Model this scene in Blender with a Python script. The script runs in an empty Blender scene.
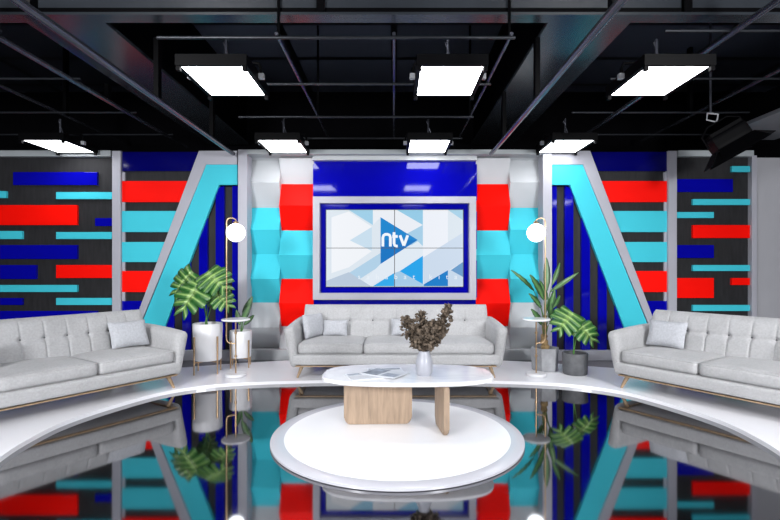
import bpy, bmesh, math, random
from mathutils import Vector, Matrix, noise
random.seed(7)
C = bpy.context.scene.collection
PI = math.pi
H = 1.15          # camera height
F = 480.0         # focal length in px
VX, VY = 394.0, 268.0

def P(px, py, d):
    return Vector(((px-VX)/F*d, d, H-(py-VY)/F*d))
def X(px, d=6.0): return (px-VX)/F*d
def Z(py, d=6.0): return H-(py-VY)/F*d

# ------------------------------------------------------------------ materials
def srgb(r, g, b):
    def f(c):
        c /= 255.0
        return c/12.92 if c <= .04045 else ((c+.055)/1.055)**2.4
    return (f(r), f(g), f(b), 1)
def mat(name, col, rough=.5, metal=0, spec=.5, noise_amt=0, noise_scale=20, bump=0, bump_scale=200,
        coat=0, emis=None, estr=0, sheen=0, stretch=None):
    m = bpy.data.materials.new(name); m.use_nodes = True
    nt = m.node_tree; b = nt.nodes['Principled BSDF']
    b.inputs['Base Color'].default_value = col
    b.inputs['Roughness'].default_value = rough
    b.inputs['Metallic'].default_value = metal
    b.inputs['Specular IOR Level'].default_value = spec
    b.inputs['Coat Weight'].default_value = coat
    b.inputs['Coat Roughness'].default_value = .05
    b.inputs['Sheen Weight'].default_value = sheen
    if emis:
        b.inputs['Emission Color'].default_value = emis
        b.inputs['Emission Strength'].default_value = estr
    tc = nt.nodes.new('ShaderNodeTexCoord')
    mp = nt.nodes.new('ShaderNodeMapping'); nt.links.new(tc.outputs['Object'], mp.inputs[0])
    if stretch: mp.inputs['Scale'].default_value = stretch
    if noise_amt:
        n = nt.nodes.new('ShaderNodeTexNoise'); n.inputs['Scale'].default_value = noise_scale
        n.inputs['Detail'].default_value = 5
        nt.links.new(mp.outputs[0], n.inputs['Vector'])
        r = nt.nodes.new('ShaderNodeValToRGB')
        r.color_ramp.elements[0].position = .3; r.color_ramp.elements[1].position = .7
        lo = [max(0, c*(1-noise_amt)) for c in col[:3]]+[1]; hi = [min(1, c*(1+noise_amt)) for c in col[:3]]+[1]
        r.color_ramp.elements[0].color = lo; r.color_ramp.elements[1].color = hi
        nt.links.new(n.outputs[0], r.inputs[0]); nt.links.new(r.outputs[0], b.inputs['Base Color'])
    if bump:
        n = nt.nodes.new('ShaderNodeTexNoise'); n.inputs['Scale'].default_value = bump_scale
        nt.links.new(mp.outputs[0], n.inputs['Vector'])
        bp = nt.nodes.new('ShaderNodeBump'); bp.inputs['Strength'].default_value = bump; bp.inputs['Distance'].default_value = .01
        nt.links.new(n.outputs[0], bp.inputs['Height']); nt.links.new(bp.outputs[0], b.inputs['Normal'])
    return m
M = {}
M['cyan'] = mat('cyan_board', (.05, .52, .63, 1), .5, spec=.12, noise_amt=.02, noise_scale=3)
M['red'] = mat('red_board', (.93, .004, .001, 1), .5, spec=.08, noise_amt=.02, noise_scale=3)
M['blue'] = mat('blue_gloss', (.002, .002, .30, 1), .06, spec=.5, noise_amt=.02, noise_scale=3)
M['navy'] = mat('navy_board', (.001, .001, .10, 1), .12, noise_amt=.02, noise_scale=3)
M['white'] = mat('white_board', (.46, .48, .50, 1), .4, noise_amt=.02, noise_scale=4)
M['grey'] = mat('grey_frame', (.37, .37, .42, 1), .4, spec=.3, noise_amt=.03, noise_scale=4)
M['rail'] = mat('rail_grey', (.34, .37, .39, 1), .4, noise_amt=.03, noise_scale=4)
M['dark'] = mat('dark_backing', (.022, .022, .024, 1), .5, spec=.12, noise_amt=.2, noise_scale=30, stretch=(1, 1, .15))
M['duct'] = mat('duct_grey', (.16, .17, .185, 1), .35, noise_amt=.08, noise_scale=3)
M['black'] = mat('black_metal', (.0015, .0015, .002, 1), .5, spec=.05, noise_amt=.1)
M['thin'] = mat('dark_thin_pipe', (.03, .033, .04, 1), .35, metal=.5, noise_amt=.1)
M['pipe'] = mat('steel_pipe', (.10, .105, .13, 1), .22, metal=.7, noise_amt=.1, noise_scale=8)
M['beam'] = mat('beam_grey', (.03, .035, .042, 1), .25, noise_amt=.12, noise_scale=2)
M['gloss_white'] = mat('gloss_white', (.88, .88, .92, 1), .2, noise_amt=.02, noise_scale=2)
M['disc_white'] = mat('disc_white', (.93, .93, .95, 1), .25, noise_amt=.02, noise_scale=2)
M['ring'] = mat('ring_grey', (.55, .55, .60, 1), .22, noise_amt=.02, noise_scale=2)
M['gold'] = mat('brushed_gold', (.50, .34, .20, 1), .3, metal=.9, noise_amt=.08, noise_scale=20)
M['wood'] = mat('light_wood', (.345, .25, .175, 1), .5, noise_amt=.22, noise_scale=9, stretch=(6, 6, .6))
M['legwood'] = mat('oak_leg', (.32, .22, .13, 1), .45, noise_amt=.2, noise_scale=20)
M['pot_white'] = mat('white_ceramic', (.66, .66, .68, 1), .35, noise_amt=.03, noise_scale=5)
M['pot_dark'] = mat('charcoal_pot', (.085, .088, .095, 1), .6, noise_amt=.2, noise_scale=15, bump=.2, bump_scale=60)
M['concrete'] = mat('concrete', (.27, .275, .29, 1), .7, noise_amt=.2, noise_scale=12, bump=.2, bump_scale=50)
M['soil'] = mat('soil', (.04, .025, .015, 1), .9, noise_amt=.4, noise_scale=60, bump=.6, bump_scale=80)
M['stem'] = mat('green_stem', (.06, .19, .03, 1), .45, noise_amt=.2, noise_scale=15)
M['trunk'] = mat('plant_trunk', (.30, .20, .09, 1), .7, noise_amt=.4, noise_scale=30, bump=.5, bump_scale=40)
M['dry'] = mat('dried_petals', (.12, .09, .065, 1), .8, noise_amt=.75, noise_scale=45)
M['twig'] = mat('twig', (.10, .06, .035, 1), .8, noise_amt=.3)
M['paper'] = mat('magazine_paper', (.62, .64, .68, 1), .4, noise_amt=.05, noise_scale=10)
M['print'] = mat('magazine_print', (.22, .25, .30, 1), .35, noise_amt=.7, noise_scale=14)
M['button'] = mat('dark_button', (.10, .10, .11, 1), .7, noise_amt=.1)
M['seam'] = mat('seam_black', (.02, .02, .025, 1), .5, noise_amt=.1)
M['wallpaint'] = mat('wall_paint', (.36, .36, .39, 1), .6, noise_amt=.03, noise_scale=3)
M['darkwall'] = mat('dark_wall', (.002, .002, .003, 1), .8, spec=.05, noise_amt=.2)
M['lit'] = mat('light_diffuser', (.8, .8, .8, 1), .5, emis=(.96, .97, 1, 1), estr=10.5)
M['globe'] = mat('globe_glass', (.9, .9, .9, 1), .3, emis=(.93, .97, 1, 1), estr=5.5)
M['led'] = mat('fixture_plate', (.35, .36, .38, 1), .4, noise_amt=.1)

def fabric():
    m = bpy.data.materials.new('linen_fabric'); m.use_nodes = True
    nt = m.node_tree; b = nt.nodes['Principled BSDF']
    b.inputs['Roughness'].default_value = .9; b.inputs['Specular IOR Level'].default_value = .15
    b.inputs['Sheen Weight'].default_value = .15
    tc = nt.nodes.new('ShaderNodeTexCoord')
    n = nt.nodes.new('ShaderNodeTexNoise'); n.inputs['Scale'].default_value = 60; n.inputs['Detail'].default_value = 8
    nt.links.new(tc.outputs['Object'], n.inputs['Vector'])
    n2 = nt.nodes.new('ShaderNodeTexNoise'); n2.inputs['Scale'].default_value = 7
    nt.links.new(tc.outputs['Object'], n2.inputs['Vector'])
    mx = nt.nodes.new('ShaderNodeMix'); mx.inputs[0].default_value = .35
    nt.links.new(n.outputs[0], mx.inputs[2]); nt.links.new(n2.outputs[0], mx.inputs[3])
    r = nt.nodes.new('ShaderNodeValToRGB'); r.color_ramp.elements[0].position = .3; r.color_ramp.elements[1].position = .7
    r.color_ramp.elements[0].color = (.35, .35, .355, 1); r.color_ramp.elements[1].color = (.455, .455, .465, 1)
    nt.links.new(mx.outputs[0], r.inputs[0]); nt.links.new(r.outputs[0], b.inputs['Base Color'])
    bp = nt.nodes.new('ShaderNodeBump'); bp.inputs['Strength'].default_value = .25; bp.inputs['Distance'].default_value = .004
    n3 = nt.nodes.new('ShaderNodeTexNoise'); n3.inputs['Scale'].default_value = 260
    nt.links.new(tc.outputs['Object'], n3.inputs['Vector'])
    nt.links.new(n3.outputs[0], bp.inputs['Height']); nt.links.new(bp.outputs[0], b.inputs['Normal'])
    return m
M['fabric'] = fabric()
M['pillow'] = mat('pillow_fabric', (.44, .45, .48, 1), .9, spec=.15, noise_amt=.1, noise_scale=60, bump=.2, bump_scale=200)

def floor_mat():
    m = bpy.data.materials.new('black_mirror_floor'); m.use_nodes = True
    nt = m.node_tree; b = nt.nodes['Principled BSDF']
    b.inputs['Metallic'].default_value = 1
    b.inputs['Base Color'].default_value = (.27, .27, .28, 1)
    tc = nt.nodes.new('ShaderNodeTexCoord')
    n = nt.nodes.new('ShaderNodeTexNoise'); n.inputs['Scale'].default_value = 2.5
    nt.links.new(tc.outputs['Object'], n.inputs['Vector'])
    mr = nt.nodes.new('ShaderNodeMapRange'); mr.inputs[3].default_value = .03; mr.inputs[4].default_value = .07
    nt.links.new(n.outputs[0], mr.inputs[0]); nt.links.new(mr.outputs[0], b.inputs['Roughness'])
    return m
M['floor'] = floor_mat()

def marble():
    m = bpy.data.materials.new('white_marble'); m.use_nodes = True
    nt = m.node_tree; b = nt.nodes['Principled BSDF']
    b.inputs['Roughness'].default_value = .12
    tc = nt.nodes.new('ShaderNodeTexCoord')
    n = nt.nodes.new('ShaderNodeTexNoise'); n.inputs['Scale'].default_value = 3; n.inputs['Detail'].default_value = 8; n.inputs['Distortion'].default_value = 1.5
    nt.links.new(tc.outputs['Object'], n.inputs['Vector'])
    r = nt.nodes.new('ShaderNodeValToRGB')
    e = r.color_ramp.elements
    e[0].position = .40; e[0].color = (.88, .88, .90, 1); e[1].position = .60; e[1].color = (.88, .88, .90, 1)
    k = e.new(.5); k.color = (.80, .80, .83, 1)
    nt.links.new(n.outputs[0], r.inputs[0]); nt.links.new(r.outputs[0], b.inputs['Base Color'])
    return m
M['marble'] = marble()

def leaf_mat(name, dark, light):
    m = bpy.data.materials.new(name); m.use_nodes = True
    nt = m.node_tree; b = nt.nodes['Principled BSDF']
    b.inputs['Roughness'].default_value = .35
    a = nt.nodes.new('ShaderNodeAttribute'); a.attribute_name = 'vein'
    n = nt.nodes.new('ShaderNodeTexNoise'); n.inputs['Scale'].default_value = 12
    tc = nt.nodes.new('ShaderNodeTexCoord'); nt.links.new(tc.outputs['Object'], n.inputs['Vector'])
    mt = nt.nodes.new('ShaderNodeMath'); mt.operation = 'MULTIPLY_ADD'; mt.inputs[1].default_value = .35; 
    nt.links.new(n.outputs[0], mt.inputs[0]); nt.links.new(a.outputs['Fac'], mt.inputs[2])
    r = nt.nodes.new('ShaderNodeValToRGB')
    r.color_ramp.elements[0].position = .25; r.color_ramp.elements[0].color = dark
    r.color_ramp.elements[1].position = 1.1 if False else .95; r.color_ramp.elements[1].color = light
    nt.links.new(mt.outputs[0], r.inputs[0]); nt.links.new(r.outputs[0], b.inputs['Base Color'])
    return m
M['monstera'] = leaf_mat('monstera_leaf', (.02, .10, .02, 1), (.34, .52, .16, 1))
M['banana'] = leaf_mat('paddle_leaf', (.012, .045, .018, 1), (.10, .22, .07, 1))

def ceil_mat():
    m = bpy.data.materials.new('dark_ceiling_tiles'); m.use_nodes = True
    nt = m.node_tree; b = nt.nodes['Principled BSDF']
    b.inputs['Roughness'].default_value = .35
    tc = nt.nodes.new('ShaderNodeTexCoord')
    br = nt.nodes.new('ShaderNodeTexBrick'); br.offset = 0
    br.inputs['Scale'].default_value = 1; br.inputs['Brick Width'].default_value = 1.3; br.inputs['Row Height'].default_value = .9
    br.inputs['Mortar Size'].default_value = .04
    br.inputs['Color1'].default_value = (.09, .105, .15, 1); br.inputs['Color2'].default_value = (.035, .04, .055, 1)
    br.inputs['Mortar'].default_value = (.002, .002, .002, 1)
    nt.links.new(tc.outputs['Object'], br.inputs['Vector']); nt.links.new(br.outputs[0], b.inputs['Base Color'])
    return m
M['ceiling'] = ceil_mat()
def emat(name, r, g, b_):
    m = bpy.data.materials.new(name); m.use_nodes = True
    b = m.node_tree.nodes['Principled BSDF']
    b.inputs['Base Color'].default_value = (.0, .0, .0, 1)
    b.inputs['Emission Color'].default_value = srgb(r, g, b_); b.inputs['Emission Strength'].default_value = .98
    b.inputs['Roughness'].default_value = .3; b.inputs['Specular IOR Level'].default_value = .08
    return m

# ------------------------------------------------------------------ helpers
def link(name, bm, m, parent=None, smooth=False):
    me = bpy.data.meshes.new(name)
    bmesh.ops.recalc_face_normals(bm, faces=bm.faces)
    bm.to_mesh(me); bm.free()
    ms = m if isinstance(m, list) else [m]
    for k in ms: me.materials.append(k)
    if smooth:
        for p in me.polygons: p.use_smooth = True
        try: me.set_sharp_from_angle(angle=math.radians(40))
        except Exception: pass
    o = bpy.data.objects.new(name, me); C.objects.link(o)
    if parent: o.parent = parent
    return o
def thing(name, label, cat, loc=(0, 0, 0), rz=0, group=None):
    o = bpy.data.objects.new(name, None); C.objects.link(o); o.empty_display_size = .1
    o.location = loc; o.rotation_euler = (0, 0, rz)
    o['label'] = label; o['category'] = cat
    if group: o['group'] = group
    return o
def tag(o, label, cat, group=None, kind=None):
    o['label'] = label; o['category'] = cat
    if group: o['group'] = group
    if kind: o['kind'] = kind
    return o
def struct(o):
    o['kind'] = 'structure'; return o
def box(bm, x0, x1, y0, y1, z0, z1, bev=0):
    v = [bm.verts.new(p) for p in ((x0,y0,z0),(x1,y0,z0),(x1,y1,z0),(x0,y1,z0),(x0,y0,z1),(x1,y0,z1),(x1,y1,z1),(x0,y1,z1))]
    fs = [bm.faces.new([v[i] for i in f]) for f in ((0,3,2,1),(4,5,6,7),(0,1,5,4),(1,2,6,5),(2,3,7,6),(3,0,4,7))]
    if bev:
        es = list({e for f in fs for e in f.edges})
        bmesh.ops.bevel(bm, geom=es, offset=bev, segments=2, affect='EDGES', profile=.7)
    return v
def boxo(name, m, x0, x1, y0, y1, z0, z1, parent=None, bev=0):
    bm = bmesh.new(); box(bm, x0, x1, y0, y1, z0, z1, bev); return link(name, bm, m, parent)
def prism(bm, pts, y0, y1):
    """polygon in x,z extruded in y"""
    a = [bm.verts.new((p[0], y0, p[1])) for p in pts]; b = [bm.verts.new((p[0], y1, p[1])) for p in pts]
    bm.faces.new(a); bm.faces.new(b[::-1])
    n = len(pts)
    for i in range(n): bm.faces.new((a[i], b[i], b[(i+1) % n], a[(i+1) % n]))
def zprism(bm, pts, z0, z1, bev=0):
    a = [bm.verts.new((p[0], p[1], z0)) for p in pts]; b = [bm.verts.new((p[0], p[1], z1)) for p in pts]
    bm.faces.new(a[::-1]); top = bm.faces.new(b)
    n = len(pts)
    for i in range(n): bm.faces.new((a[i], a[(i+1) % n], b[(i+1) % n], b[i]))
    if bev: bmesh.ops.bevel(bm, geom=list(top.edges), offset=bev, segments=3, affect='EDGES', profile=.5)
def tube(bm, pts, r, seg=10, cap=True):
    pts = [Vector(p) for p in pts]; n = len(pts)
    rr = r if isinstance(r, (list, tuple)) else [r]*n
    rings = []; up = None
    for i, p in enumerate(pts):
        t = (pts[min(i+1, n-1)]-pts[max(i-1, 0)]).normalized()
        if up is None:
            up = t.cross(Vector((0, 0, 1)))
            if up.length < .01: up = t.cross(Vector((1, 0, 0)))
            up.normalize()
        else:
            up = (up - t*up.dot(t)).normalized()
        s = t.cross(up)
        rings.append([bm.verts.new(p+(up*math.cos(2*PI*k/seg)+s*math.sin(2*PI*k/seg))*rr[i]) for k in range(seg)])
    for i in range(n-1):
        for k in range(seg):
            bm.faces.new((rings[i][k], rings[i][(k+1) % seg], rings[i+1][(k+1) % seg], rings[i+1][k]))
    if cap: bm.faces.new(rings[0][::-1]); bm.faces.new(rings[-1])
def lathe(bm, prof, seg=40, sides=None, c=(0, 0)):
    rings = []
    for r, z in prof:
        if r < 1e-5: rings.append([bm.verts.new((c[0], c[1], z))])
        else: rings.append([bm.verts.new((c[0]+r*math.cos(2*PI*k/seg), c[1]+r*math.sin(2*PI*k/seg), z)) for k in range(seg)])
    for a, b in zip(rings, rings[1:]):
        if len(a) == 1 and len(b) == 1: continue
        for k in range(seg):
            k2 = (k+1) % seg
            if len(a) == 1: bm.faces.new((a[0], b[k2], b[k]))
            elif len(b) == 1: bm.faces.new((a[k], a[k2], b[0]))
            else: bm.faces.new((a[k], a[k2], b[k2], b[k]))
def spline(ctrl, n=8, closed=False):
    """catmull-rom"""
    out = []; N = len(ctrl); cs = [Vector(c) for c in ctrl]
    rng = range(N) if closed else range(N-1)
    for i in rng:
        if closed: p0, p1, p2, p3 = cs[(i-1) % N], cs[i], cs[(i+1) % N], cs[(i+2) % N]
        else: p0, p1, p2, p3 = cs[max(i-1, 0)], cs[i], cs[i+1], cs[min(i+2, N-1)]
        for k in range(n):
            t = k/n
            out.append(.5*((2*p1)+(p2-p0)*t+(2*p0-5*p1+4*p2-p3)*t*t+(3*p1-p0-3*p2+p3)*t*t*t))
    if not closed: out.append(cs[-1])
    return out
def rbox(bm, w, d, h, r, puff=(0, 0, 0), n=12, fn=None, c=(0, 0, 0)):
    """rounded, optionally puffed box"""
    tmp = bmesh.new(); bmesh.ops.create_cube(tmp, size=2)
    bmesh.ops.subdivide_edges(tmp, edges=tmp.edges[:], cuts=n, use_grid_fill=True)
    half = Vector((w/2, d/2, h/2)); mp = {}
    for v in tmp.verts:
        # denser near edges
        u = Vector([math.copysign(abs(q)**.6, q) for q in v.co])
        q = Vector([u[i]*half[i] for i in range(3)])
        rr = min(r, *half)
        inner = Vector([max(-half[i]+rr, min(half[i]-rr, q[i])) for i in range(3)])
        dv = q-inner
        if dv.length > 1e-6: q = inner+dv.normalized()*rr
        f = [1-u[i]*u[i] for i in range(3)]
        s = Vector([math.copysign(1, v.co[i]) if abs(v.co[i]) > .999 else 0 for i in range(3)])
        q.x += s.x*puff[0]*max(0, f[1])*max(0, f[2]); q.y += s.y*puff[1]*max(0, f[0])*max(0, f[2]); q.z += s.z*puff[2]*max(0, f[0])*max(0, f[1])
        if fn: q = fn(q)
        mp[v] = bm.verts.new(q+Vector(c))
    for f in tmp.faces: bm.faces.new([mp[v] for v in f.verts])
    tmp.free()
def kids(o): return [c for c in bpy.data.objects if c.parent == o]
def copy_tree(o, parent=None):
    c = o.copy(); C.objects.link(c)
    if parent: c.parent = parent
    for ch in kids(o): copy_tree(ch, c)
    return c

# ------------------------------------------------------------------ setting
FLX0, FLX1, FLY0, FLY1, CEILZ = -6.5, 6.5, -3.0, 7.6, 3.9
struct(boxo('floor', M['floor'], FLX0, FLX1, FLY0, FLY1, -.1, 0))
struct(boxo('ceiling', M['ceiling'], FLX0, FLX1, FLY0, FLY1, CEILZ, CEILZ+.1))
struct(boxo('wall_back', M['darkwall'], FLX0, FLX1, FLY1-.1, FLY1, 0, CEILZ))
struct(boxo('wall_left', M['darkwall'], FLX0-.1, FLX0, FLY0, FLY1, 0, CEILZ))
struct(boxo('wall_right', M['darkwall'], FLX1, FLX1+.1, FLY0, FLY1, 0, CEILZ))
struct(boxo('wall_front', M['darkwall'], FLX0, FLX1, FLY0-.1, FLY0, 0, CEILZ))

# set wall planes
D = 6.0
YB = 6.035    # backing plane
YF = 5.965     # frame front
def bar(parent, m, x0, x1, y0, y1, yf=6.0, label=None, name='bar'):
    o = boxo(name, M[m], X(x0), X(x1), yf, YB, Z(y1), Z(y0), parent, .004)
    if label: o['label'] = label
    return o
names = {'cyan': 'cyan bar', 'red': 'red bar', 'blue': 'glossy royal blue bar', 'navy': 'dark navy bar'}

# --- outer striped panels
def striped(label, xa, xb, bars):
    t = thing('striped_panel', label, 'wall panel', (0, 0, 0))
    boxo('backing_board', M['dark'], X(xa), X(xb), YB, YB+.04, 0, Z(152), t)
    o = boxo('top_rail', M['rail'], X(xa), X(xb), YF, YB, Z(157), Z(151), t, .004)
    for m, x0, x1, y0, y1 in bars: bar(t, m, x0, x1, y0, y1, label=names[m])
    return t
striped('dark backdrop panel of staggered red, cyan and blue bars behind the left sofa', -90, 112, [
    ('blue', 13, 97, 172, 185), ('cyan', -60, 6, 191, 198), ('cyan', 56, 112, 192, 199), ('red', -60, 77, 205, 225),
    ('blue', 95, 112, 218, 226), ('cyan', -60, 22, 231, 239), ('cyan', 56, 112, 232, 239),
    ('blue', -60, 77, 245, 259), ('blue', -60, 36, 265, 279), ('red', 56, 112, 265, 278),
    ('cyan', -60, 77, 285, 292), ('blue', -60, 22, 298, 305), ('cyan', 56, 112, 298, 305), ('blue', -60, 97, 311, 325)])
striped('dark backdrop panel of staggered bars at far right beside the plain grey wall', 677, 752, [
    ('cyan', 732, 752, 166, 172), ('blue', 677, 733, 179, 192), ('cyan', 693, 752, 199, 205),
    ('cyan', 677, 714, 212, 218), ('red', 693, 752, 225, 238), ('blue', 677, 714, 245, 258),
    ('cyan', 693, 752, 265, 271), ('red', 677, 714, 278, 298), ('red', 732, 752, 278, 285),
    ('cyan', 693, 752, 305, 311), ('blue', 677, 714, 318, 332)])
# --- posts
struct(boxo('trim_1', M['grey'], X(112,YF), X(120.5,YF), YF, YB+.04, 0, Z(151.5), None, .005))
struct(boxo('trim_2', M['grey'], X(668.5,YF), X(677,YF), YF, YB+.04, 0, Z(151.5), None, .005))
struct(boxo('trim_3', M['grey'], X(752,YF), X(757,YF), YF, YB+.04, 0, Z(156), None, .005))
# plain wall right
w = struct(boxo('wall_side_panel', M['wallpaint'], X(757), X(757)+1.9, 6.04, 6.2, 0, Z(157)))
w.name = 'wall_far_right'

# --- middle panels with slanted frames
def middle(sign, label, flabel, slabel):
    # work in left-panel pixels, mirrored about 394.5 for the right side
    def mx(x): return X(x) if sign < 0 else -X(x)+X(395)
    def bx(name, m, x0, x1, ya, yb_, z0, z1, parent, bev=.004):
        a, b = sorted((mx(x0), mx(x1))); return boxo(name, m, a, b, ya, yb_, z0, z1, parent, bev)
    t = thing('banded_panel', label, 'wall panel')
    bx('backing_board', M['dark'], 120.5, 205, YB, YB+.04, 0, Z(152), t)
    xr = lambda y: 200-(y-153)*.3795      # outer edge of the slanted frame
    def band(m, y0, y1, x0=121, name='bar'):
        bm = bmesh.new()
        pts = [(mx(x0), Z(y1)), (mx(xr(y1)+3), Z(y1)), (mx(xr(y0)+3), Z(y0)), (mx(x0), Z(y0))]
        prism(bm, pts, 6.0, YB)
        o = link(name, bm, M[m], t); o['label'] = names[m]; return o
    band('navy', 152, 171); band('red', 181, 202); band('cyan', 211, 232); band('cyan', 242, 262); band('red', 271, 292); band('blue', 301, 322); band('blue', 331, 352)
    bx('side_strip', M['grey'], 120.5, 124.5, 6.005, YB, 0, Z(172), t)
    # slanted frame
    f = thing('slanted_frame', flabel, 'frame')
    def sl(x, y, yy): return x-(yy-y)*.3795
    zb = 352
    bm = bmesh.new()
    prism(bm, [(mx(200), Z(151.5)), (mx(238), Z(151.5)), (mx(238), Z(165)), (mx(207), Z(165)), (mx(sl(207, 165, zb)-6), Z(zb)), (mx(sl(200, 153, zb)), Z(zb))], YF, YB)
    link('frame_border', bm, M['grey'], f)
    bm = bmesh.new()
    prism(bm, [(mx(207), Z(165)), (mx(238), Z(165)), (mx(238), Z(185)), (mx(219.5), Z(185)), (mx(156), Z(zb)), (mx(131), Z(zb))], YF+.015, YB)
    o = link('band', bm, M['cyan'], f); o['label'] = 'cyan band bent at the top'
    # slat panel
    s = thing('slatted_panel', slabel, 'wall panel')
    bx('backing_board', M['dark'], 140, 238, YB+.02, YB+.05, Z(352), Z(186), s, 0)
    x = 238.0
    first = True
    while x > 158:
        w_ = 6.0 if first else 8.4
        # slats stop under the slanted band
        ytop = 186 if x-w_ > 219 else 185+(219.5-(x-w_))*2.63
        bm = bmesh.new()
        ytr = 186 if x > 219 else 185+(219.5-x)*2.63
        prism(bm, [(mx(x-w_), Z(350)), (mx(x), Z(350)), (mx(x), Z(max(186, ytr-8))), (mx(x-w_), Z(min(max(186, ytop-8), 349)))], 6.012, YB+.02)
        link('slat', bm, M['blue'], s)
        x -= w_+8.3; first = False
    # plinth
    a, b = sorted((mx(120.5), mx(238)))
    return t
middle(-1, 'backdrop panel of wide navy, red and cyan bands left of the left slanted frame', 'grey and cyan slanted frame leaning over the left monstera',
       'blue and black vertical slats behind the left monstera')
middle(1, 'backdrop panel of wide navy, red and cyan bands right of the right slanted frame', 'grey and cyan slanted frame beside the right sofa',
       'blue and black vertical slats behind the charcoal pot')
for nm, a, b in (('baseboard_left', X(120.5), X(238)), ('baseboard_right', X(552), X(668.5))):
    struct(boxo(nm, M['grey'], a, b, 5.96, YB, 0, Z(350), None, .005))

# --- central surround
struct(boxo('trim_4', M['grey'], X(238,5.93), X(247,5.93), 5.93, YB+.1, 0, Z(149.5,5.93), None, .004))
struct(boxo('trim_5', M['grey'], X(543,5.93), X(552,5.93), 5.93, YB+.1, 0, Z(149.5,5.93), None, .004))
struct(boxo('trim_6', M['rail'], X(247,5.93), X(543,5.93), 5.93, YB+.1, Z(154,5.93), Z(149.5,5.93), None, .004))
# folded columns
Y_V, Y_R = 6.2, 6.07
DC = 6.12
def column(label, x0, x1, bounds, cols):
    t = thing('folded_column', label, 'wall panel')
    for i in range(len(bounds)-1):
        (ya, ra), (yb_, rb) = bounds[i], bounds[i+1]
        bm = bmesh.new()
        pa, pb = (Y_R if ra else Y_V), (Y_R if rb else Y_V)
        v = []
        for (yy, p) in ((ya, pa), (yb_, pb)):
            for x in (x0, x1):
                sc = 1.0 + (.15 if p == Y_R else 0)*0
                v.append(bm.verts.new((X(x, DC), p, Z(yy, DC))))
                v.append(bm.verts.new((X(x, DC), 6.3, Z(yy, DC))))
        # order: a-x0 front, a-x0 back, a-x1 front, a-x1 back, b...
        bm.faces.new((v[0], v[2], v[6], v[4])); bm.faces.new((v[1], v[5], v[7], v[3]))
        bm.faces.new((v[0], v[1], v[3], v[2])); bm.faces.new((v[4], v[6], v[7], v[5]))
        bm.faces.new((v[0], v[4], v[5], v[1])); bm.faces.new((v[2], v[3], v[7], v[6]))
        o = link('facet', bm, M[cols[i]], t); o['label'] = {'white': 'white facet', 'cyan': 'cyan facet', 'red': 'red facet'}[cols[i]]
    return t
inner = [(154, 0), (159, 1), (183, 0), (206, 1), (230, 0), (255, 1), (279, 0), (303, 1), (327, 0), (350, 1)]
icol = ['white', 'white', 'red', 'red', 'cyan', 'cyan', 'red', 'red', 'white']
outer = [(154, 1), (159, 0), (183, 1), (207, 0), (230, 1), (254, 0), (279, 1), (303, 0), (327, 1), (350, 0)]
ocol = ['white', 'white', 'white', 'cyan', 'cyan', 'cyan', 'cyan', 'white', 'white']
column('folded white and cyan column behind the left globe lamp', 247, 280, outer, ocol)
column('folded red and cyan column touching the left side of the screen frame', 280, 314, inner, icol)
column('folded red and cyan column touching the right side of the screen frame', 475.5, 509.5, inner, icol)
column('folded white and cyan column behind the right globe lamp', 509.5, 543, outer, ocol)
for i, (a, b) in enumerate(((247, 314), (475.5, 543))):
    struct(boxo('baseboard_centre_'+('left', 'right')[i], M['white'], X(a), X(b), 6.0, YB+.1, 0, Z(350), None, .004))
# central blue panel + jambs
t = thing('blue_feature_panel', 'glossy royal blue panel behind and above the video wall', 'wall panel')
boxo('panel', M['blue'], X(313, 6.1), X(477, 6.1), 6.1, 6.2, 0, Z(159), t)
boxo('lintel', M['white'], X(312.5, 6.02), X(477, 6.02), 6.02, 6.2, Z(160, 6.02), Z(153, 6.02), t, .003)

# --- video wall
t = thing('video_wall', 'wall screen of four tiles showing blue triangles and ntv lettering', 'screen')
def ring(bm, x0, x1, y0, y1, wd, ya, yb_):
    box(bm, X(x0), X(x1), ya, yb_, Z(y0+wd), Z(y0)); box(bm, X(x0), X(x1), ya, yb_, Z(y1), Z(y1-wd))
    box(bm, X(x0), X(x0+wd), ya, yb_, Z(y1-wd), Z(y0+wd)); box(bm, X(x1-wd), X(x1), ya, yb_, Z(y1-wd), Z(y0+wd))
bm = bmesh.new(); ring(bm, 313.5, 475.5, 197, 299.5, 6.6, 5.95, 6.1); link('outer_frame', bm, M['grey'], t)
boxo('surround', M['blue'], X(320), X(469), 6.03, 6.1, Z(293), Z(203.5), t)
sx0, sx1, sy0, sy1 = 326.3, 463, 210, 286.5
SY = 6.0
boxo('housing', M['seam'], X(sx0-.6), X(sx1+.6), SY, 6.03, Z(sy1+.6), Z(sy0-.6), t)
def zx(a): return X(320+a/5.2)
def zz(b): return Z(200+b/5.2)
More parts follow.
